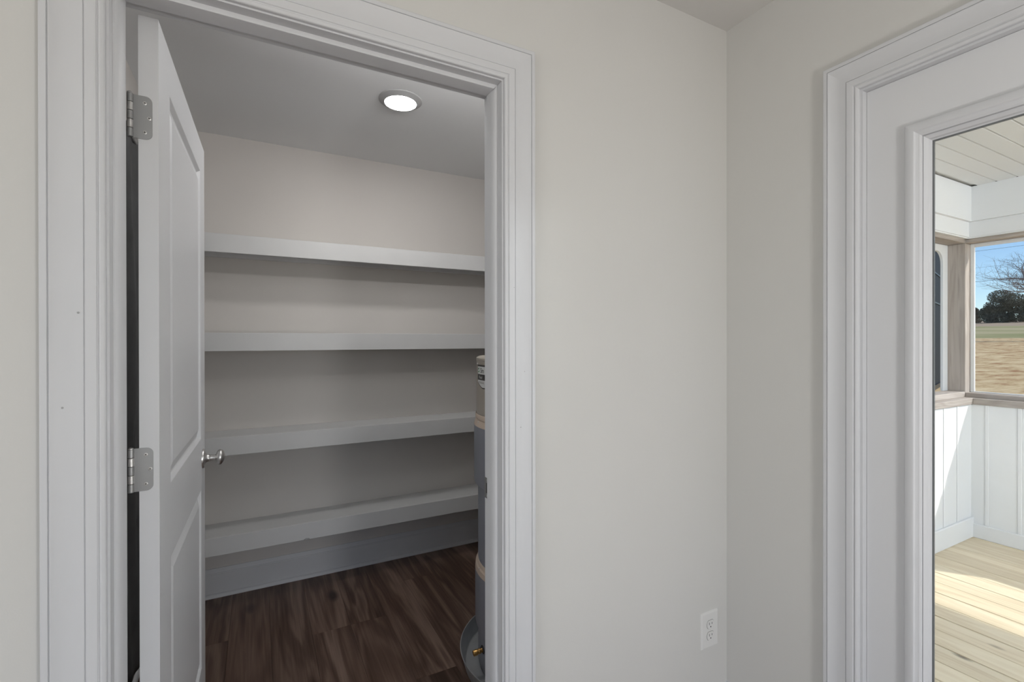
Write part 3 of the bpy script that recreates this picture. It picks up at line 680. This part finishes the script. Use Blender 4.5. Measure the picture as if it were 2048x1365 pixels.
# ceiling boards
ce = tag(MB().box(PX0, 4.95, PY0-.3, OUTY+.35, 1.100, 1.20).build('ceiling_porch', PORCHC, loc=(3,0,1.1)), 'white grooved board ceiling of the porch', 'porch ceiling', kind='structure')
CBM = None
m = MB(); ln = XW-PX0-.001
q = [(-.0470,.0),( .0470,.0),(.0500,.0055),(.0505,.0120),(-.0505,.0120),(-.0500,.0055)]
m.prism(q, lambda y, z: (-ln/2, y, z), lambda y, z: (ln/2, y, z)); o_ = m.build('ceiling_board', PORCHC, rel=False); CBM = o_.data; bpy.data.objects.remove(o_)
hol = MB()
for i in range(60):
    yc = 1.4534-.0520-.1035*i
    if yc-.05 < PY0: break
    p = bpy.data.objects.new('ceiling_board', CBM); COL.objects.link(p); p.parent = ce; p.location = (PX0+ln/2-3, yc, -.0125)
    hol.box(XW-.0018, XW-.0006, yc+.0520-.0050, yc+.0520+.0050, 1.0865, 1.0900)
hol.build('groove_end', mat('grey_groove_shadow', (.10,.10,.10), .8), ce)

# screen frames (white) inside the openings
def screen(name, along, a0, a1, plane, label):
    e = empty(name, (plane, (a0+a1)/2, -.385) if along == 'y' else ((a0+a1)/2, plane, -.38)); tag(e, label, 'screen frame', 'white screen frames in the porch openings')
    z0, z1 = (-.3855, .6990) if along == 'y' else (-.3795, .6990)
    def bx(m, p0, p1, q0, q1, d=.016):
        return m.box(plane, plane+d, p0, p1, q0, q1, .001) if along == 'y' else m.box(p0, p1, plane, plane+d, q0, q1, .001)
    wv = .022 if along == 'y' else .075
    bx(MB(), a0, a0+wv, z0, z1).build('side_stile', PORCHW, e); bx(MB(), a1-wv, a1, z0, z1).build('side_stile', PORCHW, e)
    zt = .026 if along == 'y' else .052
    bx(MB(), a0+wv, a1-wv, z1-zt, z1).build('top_rail', PORCHW, e)
    if along == 'y': bx(MB(), a0+wv, a1-wv, z0, z0+.008).build('bottom_rail', PORCHW, e)
    else:
        # rounded inner corner at the head of the side frame
        pts = [(0,0)]; r_ = .085
        for k in range(9):
            a = math.pi/2*k/8; pts.append((-r_+r_*math.cos(a), -r_+r_*math.sin(a)))
        cx_, cz_ = a1-wv, z1-zt
        MB().prism([(cx_+p[0], cz_+p[1]) for p in pts], lambda x, z: (x, plane, z), lambda x, z: (x, plane+.016, z)).build('corner_gusset', PORCHW, e)
    return e
screen('screen_frame', 'y', .491, YPo-.001, OUTX-.032, 'slim white screen frame around the field view')
screen('screen_frame', 'y', -1.88, .239, OUTX-.032, 'slim white screen frame in the near front opening')
screen('screen_frame', 'y', PY0+.12, -2.001, OUTX-.032, 'slim white screen frame in the far end of the front opening')
screen('screen_frame', 'x', PX0+.11, XPo-.001, OUTY-.020, 'white screen frame with a rounded inner corner in the side opening')

# dark rounded upright panel outside the side opening
def dark_panel():
    A = Vector((5.99, 2.221, 0)); B = Vector((5.30, 2.030, 0)); u = (B-A).normalized(); nrm = Vector((u.y, -u.x, 0))
    if nrm.y > 0: nrm = -nrm
    Wd, z0, z1 = 1.35, -.450, .872
    e = empty('dark_panel', tuple(A+u*.7+Vector((0,0,-1.80)))); tag(e, 'dark glossy upright panel with rounded corners standing outside beyond the porch post', 'outdoor panel')
    def shp(w0, w1, a, b_, r_):
        pts = []
        for (cx_, cz_, s) in ((w0+r_, b_-r_, math.pi/2), (w0+r_, a+r_*.35, math.pi), (w1-r_, a+r_*.35, 1.5*math.pi), (w1-r_, b_-r_, 0)):
            rz = r_ if cz_ > 0 else r_*.35
            for k in range(9):
                an = s+math.pi/2*k/8; pts.append((cx_+r_*math.cos(an), cz_+rz*math.sin(an)))
        return pts
    G = mat('dark_glossy_panel', (.018,.021,.027), .65, spec=.15); Fm = mat('black_panel_frame', (.012,.012,.014), .4)
    def ring(outer, inner, d0, d1):
        m = MB(); n = len(outer)
        for pts, d in ((outer,d0),(inner,d0),(outer,d1),(inner,d1)): m.v += [tuple(A+u*p[0]+nrm*d+Vector((0,0,p[1]))) for p in pts]
        for i in range(n):
            j = (i+1) % n
            m.face([i,j,n+j,n+i]); m.face([2*n+i,2*n+j,3*n+j,3*n+i]); m.face([i,j,2*n+j,2*n+i]); m.face([n+i,n+j,3*n+j,3*n+i])
        return m
    outer = shp(0, Wd, z0, z1, .16); inner = shp(.05, Wd-.05, z0+.04, z1-.05, .13)
    ring(outer, inner, -.02, .035).build('panel_frame', Fm, e)
    MB().prism(inner, lambda s, z: tuple(A+u*s+nrm*.0+Vector((0,0,z))), lambda s, z: tuple(A+u*s+nrm*.02+Vector((0,0,z)))).build('panel_sheet', G, e)
    for zz in (.60, .33):
        m = MB(); q_ = A+nrm*.021
        m.prism([(0,0),(.006,0),(.006,.012),(0,.012)], lambda d, z: tuple(q_+u*.055+nrm*d+Vector((0,0,zz+z))), lambda d, z: tuple(q_+u*(Wd-.055)+nrm*d+Vector((0,0,zz+z)))); m.build('cross_rib', Fm, e)
    for s_ in (.95, 1.22):
        q_ = A+u*s_; MB().tube([tuple(q_+Vector((0,0,z0+.02))), tuple(q_+Vector((0,0,-1.80)))], .022, 10).build('leg', Fm, e)
dark_panel()

# ================================================================== OUTDOORS
def gz(x, y=0):
    # ground height profile away from the house (rises gently towards the woods)
    pts = [(0,-1.80),(12,-1.80),(60,-.93),(118,.22),(290,7.6),(420,12.0)]
    for (a, za), (b_, zb_) in zip(pts, pts[1:]):
        if x <= b_: return za+(zb_-za)*(max(x,a)-a)/(b_-a)
    return pts[-1][1]
def ground(name, x0, x1, nx, y0, y1, ny, material, label, rough, cat):
    m = MB(); rnd = random.Random(3)
    for i in range(nx+1):
        t = i/nx; x = x0+(x1-x0)*(t**1.8 if x0 < 20 else t)
        for j in range(ny+1):
            y = y0+(y1-y0)*j/ny
            jit = rnd.uniform(-1,1)*rough if 0 < i < nx else 0
            m.v.append((x, y*(1+x/120), gz(x)+jit))
    for i in range(nx):
        for j in range(ny): a = i*(ny+1)+j; m.face([a, a+1, a+ny+2, a+ny+1])
    return tag(m.build(name, material, smooth=80), label, cat, kind='structure')
def field_mat():
    m = bpy.data.materials.new('straw_over_clay'); m.use_nodes = True; n = m.node_tree; L = n.links; N = n.nodes.new; p = n.nodes['Principled BSDF']; p.inputs['Roughness'].default_value = .95; p.inputs['Specular IOR Level'].default_value = .1
    g = N('ShaderNodeNewGeometry'); mp = N('ShaderNodeMapping'); mp.inputs['Scale'].default_value = (.5, 1.2, 1); L.new(g.outputs['Position'], mp.inputs['Vector'])
    n1 = N('ShaderNodeTexNoise'); n1.inputs['Scale'].default_value = .9; n1.inputs['Detail'].default_value = 9; n1.inputs['Roughness'].default_value = .72; L.new(mp.outputs[0], n1.inputs['Vector'])
    cr = N('ShaderNodeValToRGB'); e = cr.color_ramp.elements; e[0].position = .36; e[0].color = (.36,.18,.085,1); e[1].position = .60; e[1].color = (.74,.58,.35,1)
    k = e.new(.48); k.color = (.58,.42,.23,1); L.new(n1.outputs['Fac'], cr.inputs[0]); L.new(cr.outputs[0], p.inputs['Base Color'])
    return m
def grass_mat():
    m = bpy.data.materials.new('dry_green_grass'); m.use_nodes = True; n = m.node_tree; L = n.links; N = n.nodes.new; p = n.nodes['Principled BSDF']; p.inputs['Roughness'].default_value = .95; p.inputs['Specular IOR Level'].default_value = .1
    g = N('ShaderNodeNewGeometry'); mp = N('ShaderNodeMapping'); mp.inputs['Scale'].default_value = (1.0, .35, 1); L.new(g.outputs['Position'], mp.inputs['Vector'])
    n1 = N('ShaderNodeTexNoise'); n1.inputs['Scale'].default_value = .07; n1.inputs['Detail'].default_value = 6; L.new(mp.outputs[0], n1.inputs['Vector'])
    cr = N('ShaderNodeValToRGB'); e = cr.color_ramp.elements; e[0].position = .40; e[0].color = (.27,.28,.12,1); e[1].position = .60; e[1].color = (.46,.40,.24,1)
    L.new(n1.outputs['Fac'], cr.inputs[0]); L.new(cr.outputs[0], p.inputs['Base Color']); return m
ground('ground_field', 4.7, 118, 60, -22, 60, 60, field_mat(), 'straw-covered bare clay field outside the porch', .02, 'field')
ground('ground_yard', -6, 4.7, 4, -30, 60, 10, field_mat(), 'bare clay yard around the house', 0, 'field')
ground('ground_grass', 118, 215, 20, -22, 60, 20, grass_mat(), 'band of green and tan grass beyond the straw field', .05, 'grass')
ground('ground_far', 215, 420, 12, -22, 60, 20, mat('dry_far_field', (.42,.33,.24), .95, spec=.1, vary=.1, vscale=.05), 'pale dry field edge under the distant trees', .0, 'field')

def leafmat(name, c): return mat(name, c, .9, spec=.1, vary=.35, vscale=.6)
LEAF = [leafmat('dark_evergreen_leaf', (.19,.185,.145)), leafmat('dull_green_leaf', (.18,.19,.14)), leafmat('brown_green_leaf', (.20,.18,.145))]
BARK = mat('grey_brown_bark', (.19,.16,.145), .95, spec=.1)
def crown(m, c, rx, ry, rz, n, leaf, rnd):
    for _ in range(n):
        while True:
            p = Vector((rnd.uniform(-1,1), rnd.uniform(-1,1), rnd.uniform(-1,1)))
            if .45 < p.length < 1: break
        q = Vector((c[0]+p.x*rx, c[1]+p.y*ry, c[2]+p.z*rz)); b = len(m.v)
        a = Vector((rnd.gauss(0,1), rnd.gauss(0,1), rnd.gauss(0,1))).normalized()*leaf; d = a.cross(Vector((rnd.gauss(0,1), rnd.gauss(0,1), rnd.gauss(0,1)))).normalized()*leaf*.7
        m.v += [tuple(q-a), tuple(q+d), tuple(q+a), tuple(q-d)]; m.face([b,b+1,b+2,b+3])
rnd = random.Random(11)
protos = []
for kind in range(3):
    hgt = (7.0, 6.0, 8.0)[kind]
    mc = MB()
    for q in range(4):
        crown(mc, (rnd.uniform(-.5,.5), rnd.uniform(-.5,.5), hgt*(.16+.19*q)), 2.3-.3*q, 2.75-.45*q, hgt*.20, 700, .26, rnd)
    mt = MB().tube([(0,0,-.6),(.1,.1,hgt*.3),(0,.2,hgt*.62)], [.28,.2,.1], 7)
    oc_ = mc.build('crown', LEAF[kind], rel=False); ot_ = mt.build('trunk', BARK, rel=False)
    protos.append((oc_.data, ot_.data)); bpy.data.objects.remove(oc_); bpy.data.objects.remove(ot_)
LAB = ['low dark evergreen in the distant tree line beyond the grass', 'low dull green tree in the distant tree line beyond the grass', 'low brownish tree in the distant tree line beyond the grass']
for i in range(13):
    kind = rnd.choice((0,0,1,1,2)); x = 294+rnd.uniform(-3, 3); y = 58+i*5.3
    e = empty('distant_tree', (x, y, gz(x)-.1)); s = rnd.uniform(.68, .98); e.scale = (s,s,s)
    tag(e, LAB[kind], 'tree', 'trees of the distant tree line, ' + ('evergreen', 'dull green', 'brownish')[kind])
    for nm, me in (('crown', protos[kind][0]), ('trunk', protos[kind][1])):
        o_ = bpy.data.objects.new(nm, me); COL.objects.link(o_); o_.parent = e
# broad dark evergreens nearer, right of the tree line
for (x, y, s, lab) in ((283, 82.5, 1.5, 'broad dark evergreen tree rising in front of the tree line'), (284, 64.5, 1.35, 'dark evergreen tree next to the broad one, partly behind the bare tree')):
    e = empty('evergreen_tree', (x, y, gz(x)-.1)); tag(e, lab, 'tree')
    hgt = 9.6*s; mc = MB(); rn = random.Random(int(x*7+y))
    for q in range(11):
        crown(mc, (x+rn.uniform(-2,2)*s, y+rn.uniform(-3.4,3.4)*s, gz(x)+hgt*rn.uniform(.10,.80)), 2.7*s, 3.0*s, 2.0*s, 2200, .24, rn)
    mc.build('crown', LEAF[0], e)
    MB().tube([(x,y,gz(x)-.3),(x+.1,y,gz(x)+hgt*.35),(x,y+.3,gz(x)+hgt*.7)], [.4,.3,.12], 8).build('trunk', BARK, e)
# bare winter tree: recursive limbs
def bare_tree(base, hgt, seed, label):
    rn = random.Random(seed); m = MB(); cnt = [0]
    def limb(p, d, ln, r_, lev):
        pts = [p]; n = 4; q = Vector(p); dd = Vector(d)
        for i in range(n):
            dd = (dd+Vector((rn.gauss(0,.12), rn.gauss(0,.12), rn.gauss(0,.08)+.03))).normalized(); q = q+dd*ln/n; pts.append(tuple(q))
        m.tube(pts, [r_*(1-.45*i/n) for i in range(n+1)], 6 if lev < 2 else (4 if lev < 4 else 3)); cnt[0] += 1
        if lev >= 6: return
        kids = (5, 4, 4, 3, 3, 2)[lev]
        for k in range(kids):
            t = rn.uniform(.45, 1) if k else 1; bp = Vector(pts[min(n, max(1, int(t*n+.5)))])
            ax = Vector((rn.gauss(0,1), rn.gauss(0,1), rn.gauss(0,.5))).normalized()
            nd = (dd*rn.uniform(.6,1)+ax*rn.uniform(.6,1.15)).normalized()
            if nd.z < -.15: nd.z *= -.3
            limb(tuple(bp), nd, ln*rn.uniform(.60,.80), r_*.55*rn.uniform(.55,.9)+.004, lev+1)
    limb(tuple(base), Vector((0,.05,1)), hgt*.24, hgt*.024, 0)
    e = empty('bare_tree', base); tag(e, label, 'tree'); m.build('branches', mat('bare_branch_bark', (.24,.22,.225), .95, spec=.1), e)
    return e
bare_tree((100, 22.8, gz(100)-.1), 26, 5, 'large leafless tree spreading grey branches over the field edge')
# overhead wires
for k, (h0, h1, lab) in enumerate(((12.45, 12.95, 'uppermost of the three overhead wires'), (10.2, 10.7, 'middle one of the three overhead wires, faintest'), (8.35, 8.85, 'lowest of the three overhead wires, darkest'))):
    e = empty('overhead_wire', (86, 26, h0)); tag(e, lab, 'wire', 'overhead wires crossing the sky')
    pts = [(86+(.0)*t, 59.6-109.2*t/20, h0+(h1-h0)*(t/20)*4.5-1.2*math.sin(math.pi*t/20)-.2) for t in range(21)]
    MB().tube(pts, .017 if k != 1 else .010, 5).build('cable', mat('dark_cable', (.05,.05,.06), .6), e)
for y in (60.6, -50.6):
    e = empty('utility_pole', (86, y, gz(86)-.2)); tag(e, 'wooden utility pole at the %s end of the overhead wires' % ('tree line' if y > 0 else 'yard'), 'utility pole', 'utility poles at the ends of the wires')
    MB().tube([(86,y,gz(86)-.3),(86,y,15.5)], [.17,.12], 10).build('pole', BARK, e); MB().box(85.9,86.1,y-.9,y+.9,12.2,12.35,.01).build('cross_arm', BARK, e)

for o in bpy.data.objects:
    if '_org' in o.keys(): del o['_org']
